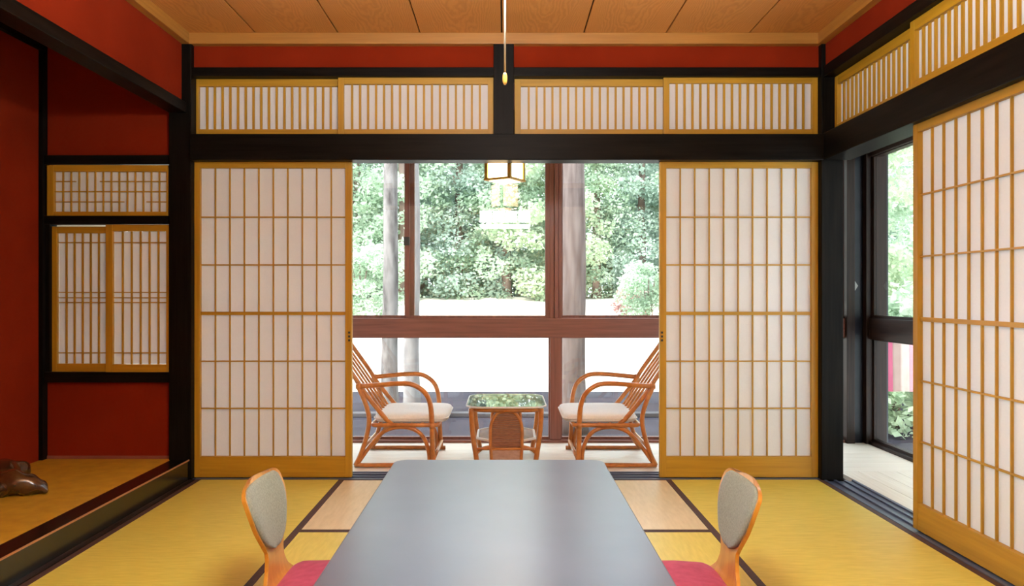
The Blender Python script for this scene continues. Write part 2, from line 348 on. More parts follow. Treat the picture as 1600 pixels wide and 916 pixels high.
# sunroom floor boards
fb = struct('floor_sunroom', (-2.75, 4.315, -.10), (2.53, 5.16, -.026), DEEP['x'], 'pale wooden board floor of the sunroom', 'floor')
ys = 4.318
while ys < 5.15:
    box('floor_board', (-2.75, ys, -.026), (2.53 if ys > 4.33 else 2.53, min(ys + .118, 5.158), 0.0), PLANK['x'], fb, .0015); ys += .120
fc = struct('floor_corridor', (1.965, Y0, -.10), (2.53, 4.315, -.026), DEEP['y'], 'pale wooden board floor of the right corridor', 'floor')
xx_ = 1.966
while xx_ < 2.52:
    box('floor_board', (xx_, Y0, -.026), (min(xx_ + .110, 2.529), 4.315, 0.0), PLANK['y'], fc, .0015); xx_ += .1125

# ------------------------------------------------------------------ windows of the sunroom
WY = 5.20; SW = F / WY
def wx(x): return px(x, WY)
def wz(y): return pz(y, WY)
w1 = thing('window_1', (0, 0, 0), 'wide sunroom window with brown sashes above and below a thick transom', 'window', kind='structure')
L1, R1 = -2.72, 2.39
box('head', (L1, WY - .05, 2.00), (R1, WY + .06, 2.11), BROWN['x'], w1, .003)
box('transom_rail', (L1, WY - .05, wz(527)), (R1, WY + .06, wz(497)), BROWN['x'], w1, .004)
box('sill', (L1, WY - .05, -.01), (R1, WY + .06, .018), BROWN['x'], w1, .003)
for m_ in (-1.708, .358, 1.391):
    c = m_
    box('mullion', (c - .040, WY - .045, .018), (c + .036, WY + .055, wz(527)), BROWN['z'], w1, .003)
box('mullion', (.358 - .043, WY - .035, wz(497)), (.358 - .012, WY + .055, 2.0), BROWN['z'], w1, .004)
box('mullion', (.358 - .010, WY - .05, wz(497)), (.358 + .016, WY + .055, 2.0), BROWN['z'], w1, .004)
box('mullion', (.358 + .018, WY - .03, wz(497)), (.358 + .043, WY + .055, 2.0), BROWN['z'], w1, .004)
box('mullion', (1.391 - .04, WY - .045, wz(497)), (1.391 + .04, WY + .055, 2.0), BROWN['z'], w1, .004)
box('mullion', (-1.708 - .04, WY - .045, wz(497)), (-1.708 + .04, WY + .055, 2.0), BROWN['z'], w1, .004)
def sash(parent, a0, a1, z0, z1, d, axis, st, mats, names='sash'):
    # a sliding sash: frame mesh joined, its pane a sub-part; axis 'x' spans X at Y=d, axis 'y' spans Y at X=d
    bm = bmesh.new()
    def add(u0, u1, v0, v1):
        r = bmesh.ops.create_cube(bm, size=1)
        for v in r['verts']:
            u = u0 + (v.co.x + .5) * (u1 - u0); q = v.co.y * .030; z = v0 + (v.co.z + .5) * (v1 - v0)
            v.co = Vector((u, d + q, z)) if axis == 'x' else Vector((d + q, u, z))
    add(a0, a0 + st, z0, z1); add(a1 - st, a1, z0, z1); add(a0 + st, a1 - st, z0, z0 + .018); add(a0 + st, a1 - st, z1 - .006, z1)
    bmesh.ops.recalc_face_normals(bm, faces=bm.faces[:])
    me = bpy.data.meshes.new('sash'); bm.to_mesh(me); bm.free(); me.materials.append(mats)
    s = link(names, me, parent)
    if axis == 'x': box('pane', (a0 + st, d - .002, z0 + .018), (a1 - st, d + .002, z1 - .006), GLASS, s)
    else: box('pane', (d - .002, a0 + st, z0 + .018), (d + .002, a1 - st, z1 - .006), GLASS, s)
    return s
for i, (a, b) in enumerate(((-2.72, -1.74), (-1.670, -.642), (-.708, .318), (.398, 1.355), (1.43, 2.39))):
    s = sash(w1, a, b, wz(497), 2.0, WY + (.022 if i % 2 else -.012), 'x', .034 if i in (1, 2) else .012, BROWN['z'])
    if i == 1:
        box('sash_lock', (wx(632.5), WY - .055, wz(384)), (wx(641), WY - .02, wz(371)), BLACKIRON, s, .003)
for a, b in ((-2.72, -1.748), (-1.672, .318), (.394, 1.351), (1.427, 2.39)):
    sash(w1, a, b, .018, wz(527), WY, 'x', .010, BROWN['z'])
# dark corner of the sunroom
c1 = thing('trim_18', (0, 0, 0), 'dark corner of the sunroom with a narrow stile and a diamond shaped pull', 'post', kind='structure')
box('post', (2.385, WY - .08, 0.0), (2.442, WY + .07, 2.34), DEEP['z'], c1, .003)
box('stile', (2.442, WY - .04, 0.0), (2.515, WY + .05, 2.34), noisy('blue_black_paint', (.010, .011, .016), (.018, .019, .027), rough=.35, spec=.25), c1, .003)
pl = prism('diamond_pull', [(0, .032), (-.02, 0), (0, -.032), (.02, 0)], 0, .01, STEEL, c1)
pl.rotation_euler = (R(90), 0, 0); pl.location = (px(1331, WY), WY - .04, pz(447, WY))
box('corner_post', (2.515, WY - .09, -.01), (2.66, WY + .08, 2.34), DEEP['z'], c1, .004)
# corridor windows on the right
WX = 2.575
w2 = thing('window_2', (0, 0, 0), 'row of dark framed corridor windows seen past the right sliding screen', 'window', kind='structure')
box('transom_rail', (WX - .04, 0.3, wz(529)), (WX + .05, WY - .09, wz(496)), DEEP['y'], w2, .004)
box('head', (WX - .04, 0.3, 2.00), (WX + .05, WY - .09, 2.11), DEEP['y'], w2, .003)
box('sill', (WX - .04, 0.3, -.01), (WX + .05, WY - .09, .02), DEEP['y'], w2, .003)
ye = WY - .09
for k in range(5):
    a, b = ye - (k + 1) * .95, ye - k * .95
    sash(w2, a, b, wz(496), 2.0, WX + (.018 if k % 2 else -.006), 'y', .03, DEEP['z'])
    sash(w2, a, b, .02, wz(529), WX, 'y', .02, DEEP['z'])
struct('wall_corridor_end', (2.53, Y0, -.1), (2.66, .32, 2.12), CREAM, 'cream wall where the corridor windows end', 'wall')

# ------------------------------------------------------------------ lattice screens
def screen(name, label, cat, group, loc, rz, W, H, stile, top, bot, ncol, hbars, paper_rows, bar_t=.0075, depth=.030, frame_front=0.0, pull=None, right_stile=None, left_stile=None):
    """local frame: x along the screen, y depth (front is -y), z up; hbars = (z, thickness, x0, x1) with x as column fractions"""
    t = thing(name, loc, label, cat, rz, group)
    ls = stile if left_stile is None else left_stile; rs = stile if right_stile is None else right_stile
    box('stile', (0, 0, 0), (ls, depth, H), GOLD['z'], t, .002); box('stile', (W - rs, 0, 0), (W, depth, H), GOLD['z'], t, .002)
    box('top_rail', (ls, .001, H - top), (W - rs, depth - .001, H), GOLD['x'], t, .0015)
    box('bottom_rail', (ls, .001, 0), (W - rs, depth - .001, bot), GOLD['x'], t, .0015)
    iw = W - ls - rs; cw = iw / ncol
    for k in range(1, ncol):
        x = ls + k * cw
        box('lattice_bar', (x - bar_t / 2, .012, bot), (x + bar_t / 2, .022, H - top), GOLD['z'], t)
    for z, th, a, b in hbars:
        box('lattice_bar', (ls + a * cw, .011, z - th / 2), (ls + b * cw, .021, z + th / 2), GOLD['x'], t)
    zs = [bot] + sorted(paper_rows) + [H - top]
    for k in range(ncol):
        for z0, z1 in zip(zs[:-1], zs[1:]):
            key = ('pane', round(cw, 4), round(z1 - z0, 4))
            if key not in CACHE:
                me = bpy.data.meshes.new('paper'); a, b = cw / 2, (z1 - z0) / 2
                me.from_pydata([(-a, 0, -b), (a, 0, -b), (a, 0, b), (-a, 0, b)], [], [(0, 1, 2, 3)]); me.materials.append(PAPER); CACHE[key] = me
            link('paper_pane', CACHE[key], t, (ls + (k + .5) * cw, .0232, (z0 + z1) / 2))
    if pull is not None:
        for dz in (-.022, 0, .022):
            box('finger_pull', (pull - .006, -.002, .80 + dz - .006), (pull + .006, .004, .80 + dz + .006), BLACKIRON, t)
    return t
SY = 4.165
def tall(name, label, loc, rz, W, pull):
    H = 1.797; z = lambda y: pz(y, SY) - .004
    rows = [z(v) for v in (339, 414, 490, 565, 639)]
    hb = [(r, .019 if i == 2 else .0075, 0, 10) for i, r in enumerate(rows)]
    return screen(name, label, 'sliding screen', None, loc, rz, W, H, .037, .040, .118, 10, hb, rows, .0068, pull=pull)
Wt = (549.5 - 302) * SY / F
tall('sliding_paper_screen', 'tall sliding paper screen between the alcove and the left rattan armchair', (px(302, SY), SY, .004), 0, Wt, Wt - .014)
tall('sliding_paper_screen', 'tall sliding paper screen between the right rattan armchair and the right corner post', (px(1031, SY), SY, .004), 0, Wt, .012)
tall('sliding_paper_screen', 'tall sliding paper screen on the right wall beside the open corridor gap', (1.82, 3.275, .004), R(-90), .90, None)
def transom(label, x0, x1, y0, y1, Y, ncol, ls=None, rs=None):
    W = (x1 - x0) * Y / F; H = (y1 - y0) * Y / F
    return screen('transom_screen', label, 'transom screen', None, (px(x0, Y), Y, pz(y1, Y)), 0, W, H, .032, .048, .042, ncol, [], [], .0115, .026, left_stile=ls, right_stile=rs)
transom('slatted rear transom screen beside the left corner post', 302, 534, 121.5, 213.5, 4.190, 18, .029, .022)
transom('slatted front transom screen touching the left side of the short black post', 528, 771, 118, 213.5, 4.160, 18)
transom('slatted rear transom screen touching the right side of the short black post', 804, 1043, 121.5, 213.5, 4.190, 18, .036, .022)
transom('slatted paper transom screen above the right tall screen, next to the right corner post', 1037, 1278, 116.5, 213.5, 4.160, 18)
screen('transom_screen', 'slatted paper transom screen high on the right wall above the open gap', 'transom screen', None, (1.848, 4.115, 1.950), R(-90), .86, .310, .032, .048, .042, 17, [], [], .0115, .026)
screen('transom_screen', 'slatted paper transom screen high on the right wall above the sliding screen', 'transom screen', None, (1.815, 3.290, 1.950), R(-90), .89, .312, .032, .048, .042, 18, [], [], .0115, .026)
# alcove screens
AY = 4.140
def zz(y, y1, Y=AY): return (y1 - y) * Y / F
Wp = (263 - 73) * AY / F
screen('alcove_transom_screen', 'small wide lattice window with broken bars high in the alcove end wall', 'lattice window', None, (px(73, AY), AY, pz(338, AY)), 0, Wp, zz(258, 338), .038, .036, .026, 14,
       [(zz(283, 338), .006, 0, 2.6), (zz(283, 338), .006, 5.6, 14), (zz(299, 338), .006, 0, 14), (zz(315, 338), .006, 0, 8.6), (zz(315, 338), .006, 11.4, 14)], [zz(299, 338)], .0065, .026, right_stile=.012)
def alcscreen(label, x0, x1, y0, y1, Y, ls, rs):
    hy = (379, 457, 465.5, 473, 552)
    return screen('alcove_lattice_screen', label, 'lattice screen', None, (px(x0, Y), Y, pz(y1, Y)), 0, (x1 - x0) * Y / F, (y1 - y0) * Y / F, .035, .038, .045, 6,
           [((y1 - v) * Y / F, .006, 0, 6) for v in hy], [(y1 - 465.5) * Y / F], .0085, .020, left_stile=ls, right_stile=rs)
alcscreen('small rear lattice screen of the alcove pair, beside the red back wall', 79, 173, 354, 581, 4.163, .035, .03)
alcscreen('small front lattice screen of the alcove pair, beside the black corner post', 165, 264, 351, 582, 4.140, .038, .016)

# ------------------------------------------------------------------ tatami mats
def mat(label, x0, x1, y0, y1, m, heri, group=None):
    t = thing('tatami_mat', ((x0 + x1) / 2, (y0 + y1) / 2, -.055), label, 'tatami mat', 0, group)
    cx, cy = (x0 + x1) / 2, (y0 + y1) / 2; hx, hy = (x1 - x0) / 2 - .0012, (y1 - y0) / 2 - .0012
    b = .030 if heri == 'y' else .017
    if heri == 'y':            # borders on the two edges that run along y
        box('matting', (-hx + b, -hy, 0), (hx - b, hy, .055), m, t, .002)
        for s in (-1, 1): box('border_cloth', (min(s * hx, s * (hx - b)), -hy, 0), (max(s * hx, s * (hx - b)), hy, .0555), HERI, t, .002)
    else:
        box('matting', (-hx, -hy + b, 0), (hx, hy - b, .055), m, t, .002)
        for s in (-1, 1): box('border_cloth', (-hx, min(s * hy, s * (hy - b)), 0), (hx, max(s * hy, s * (hy - b)), .0555), HERI, t, .002)
    return t
mat('yellow tatami mat on the floor before the left tall screen and beside the alcove step', -1.742, -.905, 2.315, 4.135, TATAMI_Y, 'y')
mat('yellow tatami mat on the floor before the right tall screen and the corridor gap', .905, 1.79, 2.315, 4.135, TATAMI_Y, 'y')
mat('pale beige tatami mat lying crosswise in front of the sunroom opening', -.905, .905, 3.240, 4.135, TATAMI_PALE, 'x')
mat('tatami mat lying crosswise under the dining table between the two floor chairs', -.905, .905, 2.330, 3.240, TATAMI_X, 'x')
mat('tatami mat lying crosswise under the near end of the dining table', -.905, .905, .90, 2.330, TATAMI_X, 'x')
mat('tatami mat along the alcove step beside the camera', -1.742, -.905, .495, 2.315, TATAMI_Y, 'y')
mat('tatami mat along the right wall beside the camera', .905, 1.79, .495, 2.315, TATAMI_Y, 'y')
mat('tatami mat lying crosswise across the room under the camera', -1.742, 1.79, -.5, .495, TATAMI_X, 'x')
box_t = thing('alcove_mat', (-2.235, 1.8, 0.0), 'raised golden rush mat filling the floor of the alcove', 'mat')
box('matting', (-.378, -2.29, 0.0), (.354, 2.355, .112), TOKO, box_t, .002)

# ------------------------------------------------------------------ dining table
tb = thing('low_dining_table', (-.025, 2.40, 0), 'long low dining table with a dull blue black top between two floor chairs', 'table')
prism('tabletop', rrect(-.447, .447, -.80, .77, .055), .292, .330, TABLETOP, tb, .004)
prism('apron', rrect(-.40, .40, -.75, .72, .03), .245, .292, DARK['x'], tb)
for sx in (-1, 1):
    for yy in (-.68, .65): box('leg', (sx * .36 - .03, yy - .03, 0), (sx * .36 + .03, yy + .03, .245), DARK['z'], tb, .004)

# ------------------------------------------------------------------ floor chairs and cushions
def zaisu(label, x, y, rz):
    """local: chair faces +x, the backrest stands at x about -.34"""
    t = thing('floor_chair', (x, y, 0), label, 'floor chair', rz)
    prof = smooth_path([(.24, .016), (.05, .014), (-.20, .016), (-.285, .030), (-.325, .075), (-.335, .13), (-.337, .19), (-.343, .25), (-.357, .33), (-.379, .395), (-.390, .422)], 6)
    prof = [Vector((p[0], 0, p[1])) for p in [(q.x, q.y) for q in prof]] if len(prof[0]) == 3 else [Vector((q[0], 0, q[1])) for q in prof]
    n = len(prof)
    def half(p):
        if p.x > -.25 and p.z < .05:
            return .20 - .03 * max(0, (p.x - .12) / .12)
        z = p.z
        pts = [(.0, .20), (.03, .185), (.06, .145), (.09, .115), (.13, .088), (.165, .080), (.19, .086), (.24, .130), (.28, .160), (.32, .178), (.355, .184), (.382, .182), (.399, .173), (.411, .154), (.4185, .128), (.422, .095)]
        for (a, wa_), (b, wb_) in zip(pts[:-1], pts[1:]):
            if a <= z <= b:
                if z > .382: return .095 + (.182 - .095) * math.sqrt(max(0, 1 - ((z - .382) / .040) ** 2))
                return wa_ + (wb_ - wa_) * (z - a) / (b - a)
        return .095
    # resample the profile finely near the top for rounded corners
    vs, fs = [], []; M = 13; th = .013
    dense = []
    for i in range(n - 1):
        k = 6 if prof[i].z > .32 else 1
        for j in range(k): dense.append(prof[i].lerp(prof[i + 1], j / k))
    dense.append(prof[-1]); n = len(dense)
    for i, p in enumerate(dense):
        a = dense[max(i - 1, 0)]; b = dense[min(i + 1, n - 1)]; tg = (b - a).normalized(); nn = Vector((tg.z, 0, -tg.x))
        if nn.z < 0 and p.z < .05: nn = -nn
        nn = Vector((-tg.z, 0, tg.x)) * -1
        h = half(p)
        for side in (0, 1):
            for k in range(M):
                f = -1 + 2 * k / (M - 1); cup = .020 * (1 - f * f) * min(1, max(0, (p.z - .16) / .12))
                q = p + nn * (th * side) ; vs.append((q.x - cup, f * h, q.z))
    row = 2 * M
    for i in range(n - 1):
        for k in range(M - 1):
            a = i * row + k; fs.append((a, a + 1, a + row + 1, a + row))
            a = i * row + M + k; fs.append((a, a + row, a + row + 1, a + 1))
        for k in (0, M - 1):
            a = i * row + k; fs.append((a, a + row, a + row + M, a + M) if k == 0 else (a, a + M, a + row + M, a + row))
    for i in (0, n - 1):
        for k in range(M - 1):
            a = i * row + k; fs.append((a, a + M, a + M + 1, a + 1) if i == 0 else (a, a + 1, a + M + 1, a + M))
    bm = bmesh.new(); me = bpy.data.meshes.new('bentwood_shell'); me.from_pydata(vs, [], fs); bm.from_mesh(me)
    bmesh.ops.recalc_face_normals(bm, faces=bm.faces[:]); bm.to_mesh(me); bm.free(); me.materials.append(BENTWOOD)
    sh = link('bentwood_shell', me, t); md = sh.modifiers.new('edge', 'BEVEL'); md.width = .004; md.segments = 2; md.limit_method = 'ANGLE'; md.angle_limit = R(50)
    # upholstered pad, a little smaller than the back
    pv, pf = [], []; K, J = 24, 12
    def at(z):
        for a, b in zip(dense[:-1], dense[1:]):
            if a.z <= z <= b.z and b.z > .1: return a.lerp(b, (z - a.z) / (b.z - a.z + 1e-9))
        return dense[-1]
    zb, zt = .186, .414
    for j in range(J + 1):
        fz = j / J; z = zb + (zt - zb) * (1 - math.cos(fz * math.pi)) / 2
        h = max(.012, half(Vector((-.34, 0, z))  ) - .013) * min(1, max(.25, ((z - zb) / .03 + .02) ** .4)) * (1 if z < .40 else .97)
        p = at(z)
        for k in range(K + 1):
            f = -1 + 2 * k / K; cup = .020 * (1 - f * f) * min(1, max(0, (z - .16) / .12))
            bul = .016 * (1 - abs(f) ** 6) ** .5 * (math.sin(math.pi * min(1, max(0, .02 + .96 * fz))) ** .35)
            pv.append((p.x - cup + .013 + bul, f * h, z))
    for j in range(J):
        for k in range(K):
            a = j * (K + 1) + k; pf.append((a, a + 1, a + K + 2, a + K + 1))
    nb = len(pv)                                              # closed at the back
    for v in list(pv): pv.append((at(v[2]).x - .020 * (1 - (v[1] / max(half(Vector((-.34, 0, v[2]))), .01)) ** 2) * min(1, max(0, (v[2] - .16) / .12)) + .006, v[1] * .985, v[2]))
    for j in range(J):
        for k in range(K):
            a = nb + j * (K + 1) + k; pf.append((a, a + K + 1, a + K + 2, a + 1))
    for j in range(J):
        a = j * (K + 1); pf.append((a, a + K + 1, nb + a + K + 1, nb + a)); a += K; pf.append((a, nb + a, nb + a + K + 1, a + K + 1))
    for k in range(K):
        pf.append((k, nb + k, nb + k + 1, k + 1)); a = J * (K + 1) + k; pf.append((a, a + 1, nb + a + 1, nb + a))
    pad = mesh('backrest_pad', pv, pf, PADGREY, t, smooth=True); tag(pad, 'grey green upholstered pad')
    b = at(.184)
    o = superbox('fixing_screw', (b.x + .004, 0, .184), (.014, .018, .018), STEEL, t, 1, 1, 12, 6)
    return t
zaisu('bent plywood floor chair with grey green pad, on the alcove side of the table', -.455, 2.50, 0)
zaisu('bent plywood floor chair with grey green pad, on the corridor side of the table', .435, 2.50, R(180))
def zabuton(label, x, y):
    def fn(q, x_, y_, z_):
        r = max(abs(x_), abs(y_)); q.z *= 1 - .45 * r ** 5
        q.z += .004 * math.sin(7 * x_ + 3 * y_) * math.cos(5 * y_ - 2 * x_) * (1 - r * .5)
        return q
    t = superbox('floor_cushion', (0, 0, 0), (.50, .51, .070), PINK, None, .28, .62, 64, 16, fn)
    t.location = (x, y, .064)
    return tag(t, label, 'cushion')
zabuton('crimson pink floor cushion on the seat of the floor chair by the alcove', -.515, 2.435)
zabuton('crimson pink floor cushion on the seat of the floor chair by the corridor', .495, 2.425)

# ------------------------------------------------------------------ rattan armchairs
def rattan_chair(label, x, y, rz):
    t = thing('rattan_armchair', (x, y, 0), label, 'armchair', rz)
    OX = .66                                          # profile below was measured with the chair at X = -.66
    P = lambda X, Z, Y: (X + OX, Y, Z)
    yn = .255
    for s in (-1, 1):
        yy = s * yn
        tube('arm_and_front_leg', [P(-.430, .013, yy), P(-.437, .14, yy), P(-.440, .272, yy), P(-.450, .38, yy), P(-.482, .452, yy * 1.02), P(-.555, .500, yy * 1.04), P(-.651, .506, yy * 1.04), P(-.767, .497, yy * 1.03), P(-.885, .487, yy * .97)], .0155, RATTAN, t, 10)
        tube('rear_leg', [P(-.900, .013, yy), P(-.866, .085, yy), P(-.832, .195, yy), P(-.818, .29, yy), P(-.838, .38, yy), P(-.882, .48, yy * .98)], .0145, RATTAN, t, 10)
        tube('arch_brace', [P(-.890, .02, yy * .96), P(-.805, .138, yy * .96), P(-.736, .210, yy * .96), P(-.651, .240, yy * .96), P(-.555, .230, yy * .96), P(-.492, .180, yy * .96), P(-.462, .10, yy * .96), P(-.455, .02, yy * .96)], .0125, RATTAN, t, 10)
        tube('runner', [P(-.905, .014, yy), P(-.66, .014, yy), P(-.40, .014, yy)], .0135, RATTAN, t, 10)
        tube('back_upright', [P(-.672, .245, yy * .93), P(-.715, .285, yy * .93), P(-.767, .345, yy * .93), P(-.862, .465, yy * .93), P(-.912, .545, yy * .92), P(-1.02, .70, yy * .88), P(-1.12, .86, yy * .8), P(-1.165, .935, yy * .55), P(-1.175, .95, 0)], .0145, RATTAN, t, 10)
        # cane binding where the arm meets the back
        tube('binding', [P(-.862, .488, yy * .985), P(-.895, .488, yy * .965)], .0195, RATTAN, t, 10, sm=0)
        tube('binding', [P(-.438, .235, yy), P(-.4395, .268, yy)], .0185, RATTAN, t, 10, sm=0)
    fr = rrect(-.80 + OX, -.405 + OX, -yn, yn, .03, 4)
    tube('seat_frame', [(a, b, .255) for a, b in fr], .0135, RATTAN, t, 8, True, 0)
    for k in range(5):
        yy = (-2 + k) * .078
        tube('back_spindle', [P(-.735, .262, yy), P(-.80, .36, yy), P(-.915, .53, yy), P(-1.03, .70, yy * .95), P(-1.163, .925, yy * .8)], .008, RATTAN, t, 8)
    for X, Z in ((-.862, .11), (-.425, .06)):
        tube('cross_bar', [P(X, Z, -yn), P(X, Z, yn)], .011, RATTAN, t, 8, sm=0)
    for k in range(6):
        X = -.77 + k * .065
        tube('seat_slat', [P(X, .248, -yn), P(X, .248, yn)], .008, RATTAN, t, 6, sm=0)
    def fn(q, x_, y_, z_):
        r = max(abs(x_), abs(y_)); q.z *= 1 - .12 * r ** 6; return q
    cu = superbox('seat_cushion', (-.572 + OX, 0, .292), (.452, .485, .068), SEATWHITE, t, .30, .40, 56, 16, fn)
    tag(cu, 'off white seat cushion')
    tube('piping', [tuple(Vector((a, b, .292))) for a, b in rrect(-.572 + OX - .2255, -.572 + OX + .2255, -.242, .242, .055, 5)], .004, SEATWHITE, cu, 6, True, 0)
    return t
rattan_chair('honey rattan armchair with off white cushion in the sunroom, beside the left tall screen', -.66, 4.675, 0)
rattan_chair('honey rattan armchair with off white cushion in the sunroom, beside the right tall screen', .668, 4.675, R(180))

# ------------------------------------------------------------------ rattan side table
st = thing('rattan_side_table', (.008, 4.66, 0), 'small rattan side table with a glass top between the two armchairs', 'side table')
def octo(hx, hy, c): return [(hx - c, -hy), (hx, -hy + c), (hx, hy - c), (hx - c, hy), (-hx + c, hy), (-hx, hy - c), (-hx, -hy + c), (-hx + c, -hy)]
tube('top_frame', [(a, b, .348) for a, b in rrect(-.215, .215, -.255, .255, .09, 5)], .014, RATTAN, st, 8, True, 0)
gl = prism('glass_top', rrect(-.240, .240, -.285, .285, .10, 6), .362, .372, TABLE_GLASS, st, .002)
tag(gl, 'clear glass top reflecting the garden')
tube('glass_edge_band', [(a, b, .367) for a, b in rrect(-.241, .241, -.286, .286, .10, 6)], .0058, WHITE_RIM, st, 6, True, 0)
for sx in (-1, 1):
    for sy in (-1, 1):
        tube('leg', [(sx * .212, sy * .235, .355), (sx * .202, sy * .235, .2), (sx * .172, sy * .235, .0)], .0155, RATTAN, st, 10)
        tube('foot_brace', [(sx * .178, sy * .235, .085), (sx * .14, sy * .235, .115), (sx * .085, sy * .235, .128)], .009, RATTAN, st, 8)
for sy in (-1, 1):
    yy = sy * .242
    out = [(-.088, .02), (-.094, .14), (-.094, .24), (-.075, .30), (-.035, .335), (.035, .335), (.075, .30), (.094, .24), (.094, .14), (.088, .02)]
    tube('arch_frame', [(a, yy, b) for a, b in out], .0105, RATTAN, st, 8)
    rows = []
    n = 18
    for i in range(n):                                 # woven bands one above another
        z0 = .125 + i * (.205 / n); z1 = z0 + .205 / n - .002; zc = (z0 + z1) / 2
        h = .090 if zc < .24 else .090 * math.sqrt(max(.05, 1 - ((zc - .24) / .098) ** 2))
        box('woven_band', (-h, yy - .004 - .001 * (i % 2), z0), (h, yy + .004 + .001 * (i % 2), z1), WICKER, st)
    box('lower_panel', (-.082, yy - .003, .012), (.082, yy + .003, .110), noisy('faded_cane', (.38, .22, .16), (.48, .30, .22), (40, 10, 80), rough=.6), st)
    tube('cross_bar', [(-.175, yy, .112), (.175, yy, .112)], .009, RATTAN, st, 8, sm=0)
tube('shelf_rim', [(a, b, .155) for a, b in octo(.178, .205, .07)], .0085, WHITE_RIM, st, 8, True, 0)
prism('shelf', octo(.174, .20, .068), .148, .156, WICKER, st)

# ------------------------------------------------------------------ sunroom lantern
LY = 4.46
ln = thing('hanging_lantern', (px(789, LY), LY, 0), 'small lit square lantern hanging in the sunroom just under the lintel', 'lantern', R(-31))
zb_, zt_ = 1.742, 1.925; h = .080
box('bottom_plate', (-h - .014, -h - .014, zb_ - .012), (h + .014, h + .014, zb_), GOLD['x'], ln, .002)
box('bottom_diffuser', (-h + .012, -h + .012, zb_ - .016), (h - .012, h - .012, zb_ - .0125), LANTGLOW, ln)
box('top_plate', (-h - .014, -h - .014, zt_), (h + .014, h + .014, zt_ + .014), DEEP['x'], ln, .002)
for sx in (-1, 1):
    for sy in (-1, 1): box('corner_post', (sx * h - .010, sy * h - .010, zb_), (sx * h + .010, sy * h + .010, zt_), GOLD['z'], ln)
for s in (-1, 1):
    box('paper_panel', (-h + .008, s * h - .002, zb_ + .004), (h - .008, s * h + .002, zt_ - .002), LANTGLOW, ln)
    box('paper_panel', (s * h - .002, -h + .008, zb_ + .004), (s * h + .002, h - .008, zt_ - .002), LANTGLOW, ln)
tube('hanging_rod', [(0, 0, zt_ + .01), (0, 0, 2.33)], .006, BLACKIRON, ln, 8, sm=0)
superbox('ceiling_rose', (0, 0, 2.332), (.07, .07, .02), BLACKIRON, ln, 1, .8, 20, 8)

# ------------------------------------------------------------------ pendant lamp of the room with its pull cord
PX, PY = 0.0, 1.50
pd = thing('pendant_lamp', (PX, PY, 0), 'square paned pendant lamp over the table with a long cream pull cord', 'pendant lamp')
z0, z1, h = 1.86, 2.03, .31
for sx in (-1, 1):
    for sy in (-1, 1): box('corner_post', (sx * h - .012, sy * h - .012, z0), (sx * h + .012, sy * h + .012, z1), GOLD['z'], pd, .002)
for s in (-1, 1):
    for z in (z0, z1 - .014):
        box('rail', (-h + .012, s * h - .010, z), (h - .012, s * h + .010, z + .014), GOLD['x'], pd)
        box('rail', (s * h - .010, -h + .012, z), (s * h + .010, h - .012, z + .014), GOLD['y'], pd)
    for k in range(4):
        a = -h + .012 + k * (2 * h - .024) / 4; b = a + (2 * h - .024) / 4
        box('lamp_pane', (a + .004, s * h - .002, z0 + .014), (b - .004, s * h + .002, z1 - .014), LAMPGLOW, pd)
        box('lamp_pane', (s * h - .002, a + .004, z0 + .014), (s * h + .002, b - .004, z1 - .014), LAMPGLOW, pd)
        if k: 
            box('divider', (a - .005, s * h - .007, z0 + .014), (a + .005, s * h + .007, z1 - .014), GOLD['z'], pd)
            box('divider', (s * h - .007, a - .005, z0 + .014), (s * h + .007, a + .005, z1 - .014), GOLD['z'], pd)
box('bottom_diffuser', (-h + .01, -h + .01, z0 + .001), (h - .01, h - .01, z0 + .006), LAMPUNDER, pd)
tube('suspension_cord', [(0, .02, z0 + .006), (0, .02, CE)], .005, CORDWHITE, pd, 8, sm=0)
tube('pull_cord', [(0, 0, z0), (0, 0, pz(118, PY))], .0022, CORDWHITE, pd, 8, sm=0)
kz = pz(124, PY)
tube('pull_knob', [(0, 0, kz + .013), (0, 0, kz + .008), (0, 0, kz), (0, 0, kz - .007), (0, 0, kz - .011)], lambda f: .0018 + .0030 * math.sin(math.pi * min(1, .08 + .9 * f)) ** .8, KNOB, pd, 12, sm=3)
lp = bpy.data.lights.new('pendant_bulb', 'POINT'); lp.energy = LAMP_UP; lp.shadow_soft_size = .12; lp.color = (.93, .98, 1)
lo = bpy.data.objects.new('pendant_bulb', lp); COL.objects.link(lo); lo.parent = pd; lo.location = (0, 0, 2.02)

# ------------------------------------------------------------------ burl wood ornament in the alcove
orn = thing('burl_wood_stand', (-2.40, 3.40, .112), 'dark polished burl wood stand on the alcove mat', 'ornament')
def lump(q, x_, y_, z_):
    n = math.sin(q.x * 31 + 1.3) * math.cos(q.y * 27) * .012 + math.sin(q.y * 55 + q.x * 40) * .006
    return q + Vector((x_, y_, z_ * .6)) * n
superbox('base', (-.01, -.055, .050), (.30, .30, .095), DRIFT, orn, .8, .75, 48, 20, lump)
vs, fs = tube_data(smooth_path([(.05, -.01, .052), (.13, .00, .060), (.19, .015, .046), (.235, .03, .026), (.262, .035, .014)], 6), lambda f: .056 * (1 - f ** 1.9) + .006, 14)
vs = [tuple(Vector(v) + Vector((0, .5, .7)) * .009 * math.sin(v[0] * 62 + v[1] * 35) * math.cos(v[2] * 60)) for v in vs]
mesh('root_toe', vs, fs, DRIFT, orn, smooth=True)
vs, fs = tube_data(smooth_path([(-.06, -.08, .05), (-.10, -.15, .05), (-.12, -.22, .02)], 6), lambda f: .045 * (1 - f) ** .6 + .010, 14)
mesh('root_toe', vs, fs, DRIFT, orn, smooth=True)
superbox('pedestal', (-.05, .16, .06), (.22, .20, .12), DRIFT, orn, .7, .6, 40, 16, lump)

